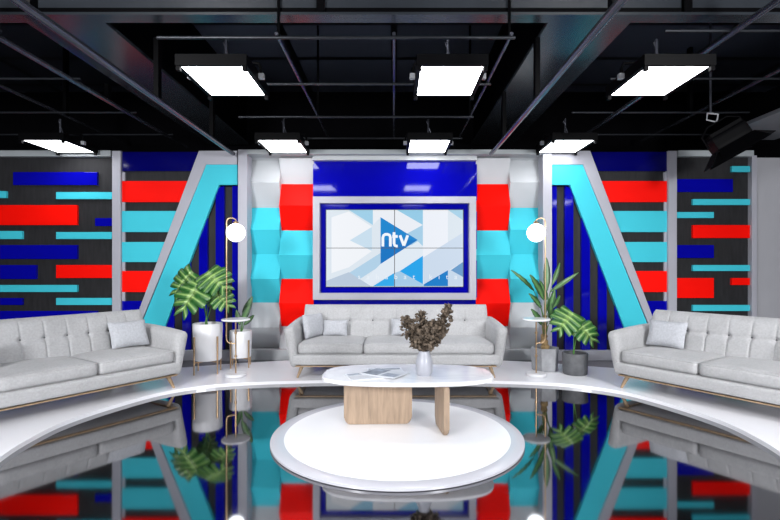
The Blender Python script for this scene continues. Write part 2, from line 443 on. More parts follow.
polys = [  # (colour, pts) in zoom units
 ((222, 232, 241), [(33, 52), (743, 52), (743, 450), (33, 450)]),
 ((242, 245, 250), [(60, 90), (150, 60), (270, 140), (155, 210), (270, 265), (150, 350), (60, 380)]),
 ((160, 208, 234), [(150, 52), (275, 52), (275, 130)]),
 ((236, 240, 247), [(275, 52), (400, 52), (535, 130), (420, 190), (315, 90), (275, 130)]),
 ((150, 204, 232), [(400, 52), (535, 52), (535, 130)]),
 ((238, 242, 250), [(535, 52), (665, 52), (665, 240), (535, 300)]),
 ((168, 210, 234), [(665, 52), (743, 52), (743, 105)]),
 ((202, 224, 240), [(155, 210), (270, 140), (270, 265)]),
 ((168, 208, 233), [(425, 190), (535, 130), (535, 290), (480, 240)]),
 ((178, 210, 233), [(150, 380), (315, 275), (315, 333), (340, 325), (150, 448)]),
 ((226, 236, 246), [(315, 333), (508, 215), (535, 240), (535, 290), (415, 370), (385, 385), (250, 448), (200, 448)]),
 ((186, 202, 220), [(33, 448), (33, 420), (150, 375), (265, 448)]),
 ((52, 172, 236), [(275, 448), (385, 380), (385, 448)]),
 ((168, 205, 232), [(385, 380), (415, 370), (540, 440), (540, 448), (385, 448)]),
 ((38, 165, 236), [(415, 370), (535, 290), (535, 437)]),
 ((205, 220, 238), [(535, 300), (743, 170), (743, 322), (540, 440)]),
 ((24, 126, 202), [(540, 448), (540, 438), (665, 365), (665, 448)]),
 ((105, 155, 203), [(680, 365), (743, 322), (743, 400)]),
 ((200, 218, 236), [(665, 365), (680, 365), (743, 400), (743, 448), (665, 448)]),
 ((28, 135, 208), [(315, 90), (508, 208), (315, 208)]),
 ((22, 118, 196), [(315, 208), (508, 208), (315, 333)]),
]
bm = bmesh.new(); smats = []
for i, (c, pts) in enumerate(polys):
    y = SY-.0006-.0005*i
    f = bm.faces.new([bm.verts.new((zx(a), y, zz(b))) for a, b in pts]); f.material_index = i
    smats.append(emat('screen_colour_%d' % i, *c))
link('picture', bm, smats, t)
bm = bmesh.new()
box(bm, X(394.2), X(394.9), SY-.016, SY-.013, Z(sy1), Z(sy0)); box(bm, X(sx0), X(sx1), SY-.016, SY-.013, Z(248.4), Z(247.8))
link('tile_seam', bm, M['seam'], t)
# ntv letters as thick strokes
ink = emat('screen_white', 245, 250, 255)
def stroke(bm, pts, w_, y0, y1):
    pts = [Vector((zx(a), zz(b))) for a, b in pts]; L = []; R = []
    n = len(pts)
    for i, p in enumerate(pts):
        d = (pts[min(i+1, n-1)]-pts[max(i-1, 0)]).normalized(); q = Vector((-d.y, d.x))*w_/2
        L.append(p+q); R.append(p-q)
    for i in range(n-1):
        a = [L[i], L[i+1], R[i+1], R[i]]
        va = [bm.verts.new((p.x, y0, p.y)) for p in a]; vb = [bm.verts.new((p.x, y1, p.y)) for p in a]
        bm.faces.new(va); bm.faces.new(vb[::-1])
        for k in range(4): bm.faces.new((va[k], vb[k], vb[(k+1) % 4], va[(k+1) % 4]))
sw = .034
def letter(name, strokes):
    bm = bmesh.new()
    for s in strokes: stroke(bm, s, sw, SY-.019, SY-.0165)
    o = link(name, bm, ink, t); o['label'] = 'white letter '+name[-1]
letter('letter_n', [[(327, 242), (327, 196), (331, 184), (340, 179), (352, 179), (362, 183), (366, 194), (366, 242)]])
letter('letter_t', [[(385, 168), (385, 226), (389, 237), (398, 240), (404, 240)], [(376, 190), (404, 190)]])
letter('letter_v', [[(416, 184), (436, 238)], [(436, 238), (456, 184)]])
cu = bpy.data.curves.new('caption', 'FONT'); cu.body = 'sahabat kita'; cu.size = .088; cu.space_character = 2.7; cu.extrude = .0005
cu.align_x = 'CENTER'
to = bpy.data.objects.new('caption_src', cu); C.objects.link(to)
dg = bpy.context.evaluated_depsgraph_get()
me = bpy.data.meshes.new_from_object(to.evaluated_get(dg)); me.name = 'caption'
bpy.data.objects.remove(to)
me.materials.append(emat('screen_caption', 236, 243, 250))
co = bpy.data.objects.new('caption', me); C.objects.link(co); co.parent = t
co.location = (zx(455), SY-.017, zz(411)); co.rotation_euler = (PI/2, 0, 0); co['label'] = 'spaced white caption lettering'

# ------------------------------------------------------------------ floor platforms
edge = [(-1.2, 1.2), (-1.75, 1.75), (-2.12, 2.3), (-2.33, 2.84), (-2.40, 3.2), (-2.40, 3.54), (-2.28, 3.95), (-2.07, 4.36), (-1.75, 4.60), (-1.34, 4.72), (-.7, 4.79), (0, 4.81)]
edge = edge+[(-x, y) for x, y in edge[-2::-1]]
outer_e = [(-3.3, .6), (-4.0, 1.6), (-4.3, 3.0), (-4.0, 4.3), (-3.3, 5.1), (-2.45, 5.38), (-1.8, 5.66), (-1.0, 5.88), (0, 5.9)]
outer_e = outer_e+[(-x, y) for x, y in outer_e[-2::-1]]
ie = [(p.x, p.y) for p in spline([(x, y, 0) for x, y in edge], 6)]
oe = [(p.x, p.y) for p in spline([(x, y, 0) for x, y in outer_e], 8)]
n = 140
def resample(pts, n):
    L = [0]
    for a, b in zip(pts, pts[1:]): L.append(L[-1]+math.dist(a, b))
    out = []; j = 0
    for i in range(n+1):
        s = L[-1]*i/n
        while j < len(L)-2 and L[j+1] < s: j += 1
        q = (s-L[j])/(L[j+1]-L[j]); out.append((pts[j][0]*(1-q)+pts[j+1][0]*q, pts[j][1]*(1-q)+pts[j+1][1]*q))
    return out
ie = resample(ie, n); oe = resample(oe, n)
bm = bmesh.new()
def ringset(z, ins): 
    out = []
    return out
PT = .03
a = [bm.verts.new((x, y, 0)) for x, y in ie]; b = [bm.verts.new((x, y, PT)) for x, y in ie]
c = [bm.verts.new((x, y, 0)) for x, y in oe]; d = [bm.verts.new((x, y, PT)) for x, y in oe]
for i in range(n):
    bm.faces.new((a[i], a[i+1], b[i+1], b[i])); bm.faces.new((b[i], b[i+1], d[i+1], d[i]))
    bm.faces.new((d[i], d[i+1], c[i+1], c[i])); bm.faces.new((c[i], c[i+1], a[i+1], a[i]))
bm.faces.new((a[0], b[0], d[0], c[0])); bm.faces.new((a[n], c[n], d[n], b[n]))
tag(link('curved_platform', bm, M['gloss_white']), 'low glossy white curved floor platform carrying the three sofas', 'platform')

PC = (0.022, 3.31)
t = thing('round_podium', 'low round white podium under the coffee table', 'podium', (PC[0], PC[1], 0))
bm = bmesh.new(); lathe(bm, [(0, 0), (.845, 0), (.850, .004), (.850, .016), (.845, .02), (.77, .02), (0, .02)], 96); link('base_ring', bm, M['ring'], t, True)
bm = bmesh.new(); lathe(bm, [(0, .02), (.762, .02), (.762, .0215), (.757, .022), (0, .022)], 96); o = link('top_disc', bm, M['disc_white'], t, True); o['label'] = 'bright white inner disc'

# ------------------------------------------------------------------ sofa
SW = 2.0
def make_sofa(cells=8):
    t = thing('sofa', 'x', 'sofa', (0, 0, 0), 0, 'light grey tufted sofas on the curved platform')
    # wooden rail
    bm = bmesh.new(); box(bm, -1.02, 1.02, -.40, -.36, .117, .128, .003); box(bm, -1.02, 1.02, .34, .38, .117, .128, .003)
    box(bm, -1.02, -.98, -.36, .34, .117, .128, .003); box(bm, .98, 1.02, -.36, .34, .117, .128, .003)
    link('wooden_rail', bm, M['legwood'], t)
    for sx in (-1, 1):
        for sy in (-1, 1):
            bm = bmesh.new()
            tube(bm, [(sx*.965, sy*.33, .115), (sx*1.005, sy*.37, 0)], [.021, .011], 10)
            link('leg', bm, M['legwood'], t, True)
    bm = bmesh.new()
    rbox(bm, 2.10, .82, .115, .03, (0, .004, 0), 8, c=(0, -.005, .188)); link('base', bm, M['fabric'], t, True)
    for i in range(3):
        bm = bmesh.new()
        rbox(bm, SW/3-.006, .66, .115, .035, (.006, .012, .022), 12, c=((i-1)*SW/3, -.07, .298))
        cu_ = link('seat_cushion', bm, M['fabric'], t, True)
        bm = bmesh.new()
        hw, y0, y1, r = SW/6-.012, -.395, .24, .03
        pts = []
        for (cx, cy, a0) in ((hw-r, y0+r, -90), (hw-r, y1-r, 0), (-hw+r, y1-r, 90), (-hw+r, y0+r, 180)):
            for k in range(5):
                an = math.radians(a0+k*22.5); pts.append(((i-1)*SW/3+cx+r*math.cos(an), cy+r*math.sin(an), .343))
        pts.append(pts[0]); tube(bm, pts, .005, 6, False)
        link('piping', bm, M['fabric'], cu_, True)
    # arms flared outward, tapering down
    for s in (-1, 1):
        bm = bmesh.new()
        def fn(q, s=s):
            z = (q.z+.21)/.42
            q = q.copy()
            q.x = q.x*(.78+.25*z) + s*(.045*max(0, z))
            q.y = q.y*(.93+.07*z) - .015*z
            q.z += .02*(q.y/.4)
            return q
        rbox(bm, .12, .80, .42, .05, (.004, .004, .012), 12, fn, c=(s*1.038, 0, .328))
        link('armrest', bm, M['fabric'], t, True)
    # tufted back
    bm = bmesh.new()
    nx, nz = 252, 40
    W2, z0, z1 = 1.045, .26, .70
    cell = 2*W2/cells
    def bpnt(u, v, front):
        x = -W2+2*W2*u; z = z0+(z1-z0)*v
        lean = .13*v
        top = 1-max(0, (v-.86)/.14)**2*.45
        side = 1-max(0, (abs(u-.5)-.47)/.03)**2*.3
        if v > .86: z -= .0
        th = .085*top*side
        xx = x*(1-.0*v)
        if front:
            fx = (x+W2)/cell; a_ = abs(fx-round(fx))*2      # 0 on the seam
            seam = 1-math.exp(-(a_*cell/2/.007)**2)*(.6 if cells > 8 else .35)
            vb = .60
            b_ = abs(v-vb)/.5
            seamh = 1-math.exp(-(b_/.07)**2)
            dim = math.exp(-((a_*cell/2)**2+((v-vb)*(z1-z0))**2)/.0006)
            interior = 0 if abs(round(fx)-cells/2) > cells/2-.5 and a_ < .5 else 1
            p = .026*(1-(1-seam)*.75*interior)*(1-(1-seamh)*.35)*math.sin(PI*min(1, max(0, v*.94+.06)))**.4
            p -= .022*dim*interior
            return Vector((xx, .20+lean-th-p, z))
        return Vector((xx, .20+lean+th*.7, z-.015*max(0, v-.9)*10))
    G = {}
    for fr in (0, 1):
        for i in range(nx+1):
            for j in range(nz+1):
                G[fr, i, j] = bm.verts.new(bpnt(i/nx, j/nz, fr))
    for i in range(nx):
        for j in range(nz):
            bm.faces.new((G[1,i,j], G[1,i+1,j], G[1,i+1,j+1], G[1,i,j+1])); bm.faces.new((G[0,i,j], G[0,i,j+1], G[0,i+1,j+1], G[0,i+1,j]))
    for i in range(nx):
        bm.faces.new((G[1,i,nz], G[1,i+1,nz], G[0,i+1,nz], G[0,i,nz])); bm.faces.new((G[1,i,0], G[0,i,0], G[0,i+1,0], G[1,i+1,0]))
    for j in range(nz):
        bm.faces.new((G[1,0,j], G[1,0,j+1], G[0,0,j+1], G[0,0,j])); bm.faces.new((G[1,nx,j], G[0,nx,j], G[0,nx,j+1], G[1,nx,j+1]))
    bk = link('backrest', bm, M['fabric'], t, True)
    md = bk.modifiers.new('b', 'BEVEL'); md.width = .018; md.segments = 3; md.limit_method = 'ANGLE'; md.angle_limit = math.radians(50)
    for k in range(1, cells):
        x = -W2+k*cell; p = bpnt((x+W2)/(2*W2), .60, 1)
        bm = bmesh.new(); bmesh.ops.create_uvsphere(bm, u_segments=12, v_segments=8, radius=1)
        for v in bm.verts: v.co = Vector((v.co.x*.013, v.co.y*.007, v.co.z*.013))+p+Vector((0, -.002, 0))
        b_ = link('button', bm, M['button'], bk, True)
    return t
SF = make_sofa()
SF['label'] = 'light grey tufted sofa under the video wall, facing the camera'
SF.location = (.02, 5.26, PT)
SF2 = make_sofa(12)
LS = SF2; LS['label'] = 'light grey tufted sofa angled at the left, cut off by the left edge'
LS.location = (-2.91, 3.84, PT); LS.rotation_euler.z = math.radians(57)
RS = copy_tree(SF2); RS['label'] = 'light grey tufted sofa angled at the right, cut off by the right edge'
RS.location = (2.98, 3.84, PT); RS.rotation_euler.z = math.radians(-57)

def pillow(label, sofa_, x, y, z, w_=.34, h=.26, rx=-20, rz=0, ry=0):
    bm = bmesh.new()
    N = 20; g = {}
    for s in (1, -1):
        for i in range(N+1):
            for j in range(N+1):
                u, v = 2*i/N-1, 2*j/N-1
                th = .05*((1-u**4)*(1-v**4))**.6
                k = 1-.05*(1-abs(u*v))
                if s == -1 and (i in (0, N) or j in (0, N)): g[s, i, j] = g[1, i, j]; continue
                wr = .004*noise.noise(Vector((u*2+x*9, v*2, s*3)))
                g[s, i, j] = bm.verts.new((u*w_/2*(k+.0), s*th+wr, v*h/2*k))
    for s in (1, -1):
        for i in range(N):
            for j in range(N):
                bm.faces.new((g[s,i,j], g[s,i+1,j], g[s,i+1,j+1], g[s,i,j+1]))
    o = link('throw_pillow', bm, M['pillow'], None, True)
    mw = Matrix.Translation(sofa_.location) @ Matrix.Rotation(sofa_.rotation_euler.z, 4, 'Z')
    o.location = mw @ Vector((x, y, z))
    o.rotation_euler = (Matrix.Rotation(sofa_.rotation_euler.z+math.radians(rz), 4, 'Z') @ Matrix.Rotation(math.radians(ry), 4, 'Y') @ Matrix.Rotation(math.radians(rx), 4, 'X')).to_euler()
    tag(o, label, 'pillow', 'grey throw pillows on the sofas')
    return o
pillow('grey pillow at the right end of the left sofa', LS, .80, .03, .50, .35, .25)
pillow('grey pillow at the left edge of the picture on the left sofa', LS, -.44, -.05, .47, .36, .25)
pillow('grey pillow at the left end of the right sofa', RS, -.80, .03, .50, .35, .25)
pillow('grey pillow on the right sofa, cut by the right edge of the picture', RS, .46, -.05, .47, .36, .25)
pillow('grey pillow leaning on the left armrest of the middle sofa', SF, -.90, -.02, .49, .34, .26, -10, 62)
pillow('small flat grey pillow beside the left armrest of the middle sofa', SF, -.67, .06, .455, .27, .18)
pillow('grey pillow behind the dried flowers on the middle sofa', SF, .10, .06, .465, .30, .19)

# ------------------------------------------------------------------ coffee table
TZ = .022
KS = 1.082
t = thing('coffee_table', 'white marble top coffee table on two light wood slab legs', 'table', (.098, 3.47, TZ))
t.scale = (1.08, 1.10, .95)
def sup(a, b, n_, k=72):
    out = []
    for i in range(k):
        an = 2*PI*i/k; c_, s_ = math.cos(an), math.sin(an)
        out.append((a*math.copysign(abs(c_)**(2/n_), c_), b*math.copysign(abs(s_)**(2/n_), s_)))
    return out
bm = bmesh.new()
o_ = sup(.565, .285, 3.0)
i_ = [(x*.965, y*.95) for x, y in o_]; j_ = [(x*.93, y*.9) for x, y in o_]
rows = [([(x*.9, y*.86) for x, y in o_], .354), (i_, .357), (o_, .367), (o_, .382), ([(x*.985, y*.975) for x, y in o_], .39)]
prev = None
for pts, z in rows:
    r_ = [bm.verts.new((x, y, z)) for x, y in pts]
    if prev:
        for k in range(len(r_)): bm.faces.new((prev[k], prev[(k+1) % len(r_)], r_[(k+1) % len(r_)], r_[k]))
    else: bm.faces.new(r_[::-1])
    prev = r_
bm.faces.new(prev)
link('tabletop', bm, M['marble'], t, True)
def slab(w_, hgt, th, label, loc, rz):
    bm = bmesh.new(); pts = []
    r = .07
    for (cx, cz, a0) in ((w_/2-r*.6, r, -90), (w_/2-.02, hgt-.02, 0), (-w_/2+.02, hgt-.02, 90), (-w_/2+r*.6, r, 180)):
        rr = r if cz == r else .02
        for k in range(7):
            an = math.radians(a0+k*15); pts.append((cx+rr*.6*math.cos(an) if rr == r else cx+rr*math.cos(an), cz+rr*math.sin(an)))
    prism(bm, pts, -th/2, th/2)
    bmesh.ops.bevel(bm, geom=[e for e in bm.edges if abs(e.verts[0].co.y-e.verts[1].co.y) < 1e-6], offset=.008, segments=2, affect='EDGES')
    o = link('leg', bm, M['wood'], t, True); o.location = loc; o.rotation_euler.z = rz; o['label'] = label
slab(.455, .356, .05, 'wide wooden slab seen from its broad side', (-.198, .015, 0), math.radians(2))
slab(.27, .356, .036, 'wooden slab seen nearly edge on', (.218, -.115, 0), math.radians(-83))
TT = TZ+.39*.95
# magazines
def magazine(label, x, y, z, rz, w_, d_, m2):
    t = thing('magazine', label, 'magazine', (x*KS, y*KS, z), rz, 'magazines on the coffee table'); t.scale = (KS, KS, 1)
    bm = bmesh.new(); box(bm, -w_/2, w_/2, -d_/2, d_/2, 0, .006, .001); link('pages', bm, M['paper'], t)
    bm = bmesh.new()
    if m2: box(bm, -w_/2+.01, -.005, -d_/2+.012, d_/2-.012, .006, .0066); box(bm, .02, w_/2-.015, -d_/2+.02, 0, .006, .0066)
    else: box(bm, -w_/2+.012, w_/2-.012, d_/2-.06, d_/2-.015, .006, .0066)
    link('printed_picture', bm, M['print'], t)
magazine('pale magazine lying lowest and leftmost on the marble table', -.17, 3.11, TT, math.radians(22), .26, .19, False)
magazine('open magazine with dark pictures on top, left of the vase', -.06, 3.16, TT+.0066, math.radians(-32), .27, .20, True)
magazine('pale magazine sticking out behind the open one', -.06, 3.26, TT, math.radians(8), .24, .16, False)
# vase
VP = (.197*KS, 3.14*KS)
M['frost'] = mat('frosted_ceramic', (.40, .41, .46, 1), .3, noise_amt=.05, noise_scale=20)
bm = bmesh.new()
lathe(bm, [(0, 0), (.043, 0), (.052, .012), (.056, .04), (.055, .09), (.045, .125), (.036, .145), (.036, .158), (.031, .158), (.031, .145), (.04, .12), (.048, .09), (.048, .02), (0, .012)], 32)
o = tag(link('vase', bm, M['frost'], None, True), 'pale frosted vase holding the dried flowers on the coffee table', 'vase')
o.location = (VP[0], VP[1], TT); o.scale = (KS, KS, KS)
# dried flowers
def dried(label, dx, dy, h, r0):
    t = thing('dried_flower', label, 'flower', (VP[0], VP[1], TT+.02), 0, 'dried brown flowers in the vase'); t.scale = (1.07, 1.07, 1.07)
    base = Vector((dx*.06, dy*.06, 0)); tip = Vector((dx, dy, h))
    mid = Vector((dx*.25, dy*.25, .15))
    pts = spline([base, mid, tip], 8)
    bm = bmesh.new(); tube(bm, pts, .003, 6); link('stem', bm, M['twig'], t, True)
    bm = bmesh.new()
    rnd = random.Random(label)
    for k in range(270):
        q = rnd.uniform(.42, 1.03); p = mid.lerp(tip, (q-.42)/.61*.95+.05)
        s = math.sin(PI*min(1, max(.12, (q-.36)/.72)))**.7
        p = p+Vector((rnd.gauss(0, 1), rnd.gauss(0, 1), rnd.gauss(0, .5)))*r0*s*.85
        m3 = Matrix.Rotation(rnd.uniform(0, 6.3), 3, Vector((rnd.gauss(0, 1), rnd.gauss(0, 1), rnd.gauss(0, 1))).normalized())
        sz = rnd.uniform(.011, .023)
        vs = [bm.verts.new(p+m3 @ (Vector(c_)*sz)) for c_ in ((-1, 0, 0), (-.4, .7, .25), (.5, .6, .1), (1, 0, .3), (.3, -.7, 0), (0, 0, -.35))]
        for k2 in range(5): bm.faces.new((vs[k2], vs[(k2+1) % 5], vs[5]))
    link('flower_head', bm, M['dry'], t)
for lb, dx, dy, h, r0 in (
    ('dried brown spray leaning far left out of the vase', -.125, .0, .375, .030),
    ('dried brown spray leaning far right out of the vase, the tallest', .17, .01, .445, .028),
    ('dried brown spray rising upright in the middle of the vase', -.02, .03, .395, .03),
    ('dried brown spray between the middle one and the left one', -.07, -.03, .31, .03),
    ('short dried brown spray at the front of the vase', .015, -.05, .29, .032),
    ('dried brown spray just right of the middle one', .06, .03, .34, .03),
    ('dried brown spray just inside the far right one', .11, -.02, .34, .028)):
    dried(lb, dx, dy, h, r0)

# ------------------------------------------------------------------ floor lamps with table
def lamp(label, x, y, side):
    t = thing('floor_lamp', label, 'lamp', (x, y, PT), 0, 'brass globe lamps with a small round table')
    bm = bmesh.new(); lathe(bm, [(0, 0), (.095, 0), (.105, .006), (.105, .028), (.098, .034), (0, .034)], 40); o = link('base', bm, M['pot_white'], t, True); o['label'] = 'round pale stone base'
    bm = bmesh.new(); tube(bm, [(0, 0, .034), (0, 0, .575)], .0075, 12); link('stem', bm, M['gold'], t, True)
    bm = bmesh.new(); lathe(bm, [(0, .575), (.13, .575), (.143, .583), (.143, .592), (.138, .597), (0, .597)], 48); o = link('tabletop', bm, M['marble'], t, True); o['label'] = 'round white tabletop'
    xs = side*.095
    pts = [(0, 0, .34)]+spline([(side*.03, 0, .34), (side*.075, 0, .35), (xs, 0, .39), (xs, 0, .50)], 5)+[(xs, 0, 1.2)]
    top = 1.635
    pts += [(xs, 0, top-.08)]+spline([(xs, 0, top-.06), (xs*.95, 0, top-.02), (xs*.7, 0, top), (xs*.3, 0, top-.002), (0, 0, top-.02), (-side*.0, 0, top-.045)], 5)
    bm = bmesh.new(); tube(bm, pts, .0065, 10); link('pole', bm, M['gold'], t, True)
    bm = bmesh.new(); lathe(bm, [(0, top-.03), (.018, top-.03), (.03, top-.05), (.03, top-.06), (0, top-.06)], 24); link('lamp_holder', bm, M['gold'], t, True)
    bm = bmesh.new(); bmesh.ops.create_uvsphere(bm, u_segments=32, v_segments=20, radius=.094)
    for v in bm.verts: v.co.z += top-.15
    o = link('globe', bm, M['globe'], t, True); o['label'] = 'glowing white glass globe'
    for k in (.20, .44): 
        bm = bmesh.new(); lathe(bm, [(0, k), (.014, k), (.014, k+.02), (0, k+.02)], 16); link('collar', bm, M['gold'], t, True)
    return t
lamp('brass globe lamp with round white table at the left, in front of the white pots', -1.635, 4.96, -1)
lamp('brass globe lamp with round white table at the right, in front of the concrete pot', 1.475, 4.98, 1)

# ------------------------------------------------------------------ plants
def monstera_leaf(bm, base, direction, up, L, seed, n=5):
    """split leaf: lobes either side of a midrib, joined near it"""
    rnd = random.Random(seed)
    vein = bm.verts.layers.float.get('vein') or bm.verts.layers.float.new('vein')
    d = direction.normalized(); side = d.cross(up).normalized(); nrm = side.cross(d).normalized()
    def W(t): return L*.60*(math.sin(PI*min(1, max(0, t*.80+.19)))**.75)
    def pt(t, s, w_):
        # s = lateral -1..1 times width; droops towards tip and the sides
        sweep = abs(s)*.22*L*(1 if t > .0 else 1)
        p = base+d*(L*(t-.12)*1.0+sweep*(t*1.6-.35))+side*(s*w_)
        p += nrm*(-.20*L*t*t+.05*L*t-.07*L*s*s)
        return p
    for sg in (-1, 1):
        for i in range(n):
            t0, t1 = i/n, (i+1)/n; tm = (t0+t1)/2
            wl = W(tm)*rnd.uniform(.92, 1.05)
            gap = .0 if i < 1 else 1
            cols = [0, .25, .45, .6, .75, .9, 1.0]
            rowsv = []
            for s in cols:
                k = 1 if s <= .45 else (1-gap*(.20)*((s-.45)/.55)**.6)
                if s == 1.0: k *= .55
                if s == .9: k *= .93
                h_ = (t1-t0)/2*k*(1+.36*s)
                r_ = []
                for q, vn in ((-1, .05), (-.3, .22), (0, .8), (.3, .22), (1, .05)):
                    v = bm.verts.new(pt(tm+h_*q, sg*s, wl)+nrm*(.004*L*(1-abs(q)))); v[vein] = vn*(1-.55*s)+(.35 if s < .1 else 0)
                    r_.append(v)
                rowsv.append(r_)
            for a_, b_ in zip(rowsv, rowsv[1:]):
                for k in range(4): bm.faces.new((a_[k], a_[k+1], b_[k+1], b_[k]))
def paddle_leaf(bm, base, direction, up, L, wd, bend=.3):
    vein = bm.verts.layers.float.get('vein') or bm.verts.layers.float.new('vein')
    d = direction.normalized(); side = d.cross(up).normalized(); nrm = side.cross(d).normalized()
    N = 14; prev = None
    for i in range(N+1):
        t = i/N; w_ = wd*(math.sin(PI*(t*.93+.035))**.75)*(1-.2*t)
        c_ = base+d*L*t+nrm*(-bend*L*t*t)
        r_ = []
        for q, vn in ((-1, .1), (-.5, .3), (0, 1), (.5, .3), (1, .1)):
            v = bm.verts.new(c_+side*q*w_+nrm*(abs(q)*w_*.35+.004*math.sin(t*30)*abs(q))); v[vein] = vn; r_.append(v)
        if prev:
            for k in range(4): bm.faces.new((prev[k], prev[k+1], r_[k+1], r_[k]))
        prev = r_
def thick(o, th=.0015):
    m = o.modifiers.new('s', 'SOLIDIFY'); m.thickness = th; return o
def add_leaf(t, kind, org, mid, basep, tipdir, up, L, seed, wd=.04, bend=.3):
    bm = bmesh.new(); pts = spline([org, mid, basep], 7); tube(bm, pts, [.006-.003*i/len(pts) for i in range(len(pts))], 7)
    s = link('stem', bm, M['stem'], t, True)
    bm = bmesh.new()
    if kind == 'm': monstera_leaf(bm, basep, tipdir, up, L, seed)
    else: paddle_leaf(bm, basep, tipdir, up, L, wd, bend)
    me = bm
    lf = link('leaf', bm, M['monstera'] if kind == 'm' else M['banana'], t, True); thick(lf)
    return lf
V = Vector
def leg_stand(t, R, h, pz0):
    for k in range(4):
        a_ = math.radians(45+90*k+12)
        bm = bmesh.new(); tube(bm, [((R+.012)*math.cos(a_), (R+.012)*math.sin(a_), h), ((R+.012)*math.cos(a_), (R+.012)*math.sin(a_), 0)], [.010, .007], 10)
        link('leg', bm, M['gold'], t, True)
    bm = bmesh.new(); tube(bm, [(-(R+.01)*math.cos(math.radians(57)), -(R+.01)*math.sin(math.radians(57)), pz0-.012), ((R+.01)*math.cos(math.radians(57)), (R+.01)*math.sin(math.radians(57)), pz0-.012)], .007, 8)
    tube(bm, [(-(R+.01)*math.cos(math.radians(147)), -(R+.01)*math.sin(math.radians(147)), pz0-.012), ((R+.01)*math.cos(math.radians(147)), (R+.01)*math.sin(math.radians(147)), pz0-.012)], .007, 8)
    link('cross_bar', bm, M['gold'], t, True)
def pot_bm(R, h, z0, seg=48, taper=.94, flat=False):
    bm = bmesh.new()
    lathe(bm, [(0, z0), (R*taper*.93, z0), (R*taper, z0+.012), (R, z0+h-.006), (R-.004, z0+h), (R-.016, z0+h), (R-.018, z0+h-.035), (0, z0+h-.035)], seg)
    return bm
def soil(t, R, z):
    bm = bmesh.new(); lathe(bm, [(0, z+.008), (R*.6, z+.006), (R, z), (R, z-.01), (0, z-.01)], 32); link('soil', bm, M['soil'], t, True)
# left monstera
LMx, LMy = -1.995, 5.14
t = thing('potted_monstera', 'monstera with split leaves in a tall white pot on gold legs', 'plant', (LMx, LMy, PT), 0)
link('pot', pot_bm(.152, .39, .14), M['pot_white'], t, True); soil(t, .13, .50)
leg_stand(t, .152, .40, .14)
def scr(px, py, dy, ox, oy):   # offsets relative to a thing at real depth oy
    p = P(px, py, oy+dy); return V((p.x-ox, dy, p.z-PT))
for i, (bx, by, dy, tx, ty, tdy, L) in enumerate([
    (208, 274, -.05, 226, 288, -.14, .31), (198, 286, -.12, 178, 312, -.16, .33), (190, 274, .04, 167, 298, -.04, .30),
    (217, 294, -.10, 235, 312, -.10, .22), (206, 292, .10, 213, 306, .12, .2)]):
    b_ = scr(bx, by, dy, LMx, LMy); e_ = scr(tx, ty, dy+tdy, LMx, LMy)
    dr = e_-b_
    add_leaf(t, 'm', V((random.uniform(-.03, .03), random.uniform(-.03, .03), .50)), V((b_.x*.35, b_.y*.35, .50+(b_.z-.5)*.55)), b_, dr, V((0, -.75, .65)), L, i)
# second white pot
SPx, SPy = -1.745, 5.46
t = thing('potted_plant', 'upright plant with dark paddle leaves in the smaller white pot behind the left lamp', 'plant', (SPx, SPy, PT), 0)
link('pot', pot_bm(.125, .30, .11), M['pot_white'], t, True); soil(t, .105, .38)
leg_stand(t, .125, .31, .11)
for i, (bx, by, tx, ty, dy, L, wd) in enumerate([(243, 318, 252, 297, -.05, .26, .045), (242, 322, 249, 306, -.12, .22, .04), (240, 325, 236, 308, .05, .18, .035), (244, 325, 254, 315, .05, .16, .03)]):
    b_ = scr(bx, by, dy, SPx, SPy); e_ = scr(tx, ty, dy, SPx, SPy)
    add_leaf(t, 'p', V((0, 0, .38)), V((b_.x*.4, b_.y*.4, .40)), b_, e_-b_, V((.3, -1, .2)), L, i, wd, .1)
# tall plant in concrete pot
TPx, TPy = 1.655, 5.27
t = thing('potted_bird_of_paradise', 'tall plant with long narrow leaves and a fibrous trunk in a pale concrete pot', 'plant', (TPx, TPy, PT), 0)
bm = pot_bm(.155, .25, 0, 6, .90); link('pot', bm, M['concrete'], t); soil(t, .125, .21)
bm = bmesh.new()
rnd = random.Random(3)
pts = [V((0, 0, .19)), V((.005, 0, .26)), V((-.01, 0, .34)), V((0, 0, .43)), V((.0, 0, .60))]
tube(bm, spline(pts, 4), [.05+.008*math.sin(i*2.1)-.0018*i for i in range(17)], 12); link('trunk', bm, M['trunk'], t, True)
for i, (bx, by, dy, tx, ty, tdy, L, wd, bd) in enumerate([
    (534, 291, -.05, 512, 266, -.1, .34, .028, .18), (546, 292, 0, 547, 257, 0, .38, .045, .05), (552, 285, 0, 561, 262, .05, .28, .03, .1),
    (550, 292, -.05, 577, 273, -.1, .36, .028, .25), (544, 300, -.1, 530, 270, -.15, .34, .045, .1), (541, 308, -.08, 531, 292, -.1, .22, .035, .2),
    (548, 312, -.12, 556, 290, -.1, .26, .04, .15), (542, 325, -.1, 531, 306, -.12, .24, .04, .1), (550, 322, -.1, 552, 300, -.1, .22, .04, .1),
    (547, 300, .1, 540, 278, .1, .25, .035, .1), (553, 308, .08, 563, 292, .08, .2, .03, .2)]):
    b_ = scr(bx, by, dy, TPx, TPy); e_ = scr(tx, ty, dy+tdy, TPx, TPy)
    z0 = min(.55, max(.35, b_.z-.25))
    add_leaf(t, 'p', V((0, 0, z0)), V((b_.x*.5, b_.y*.5, (z0+b_.z)/2+.02)), b_, e_-b_, V((.15, -1, .45)), L, i, wd, bd)
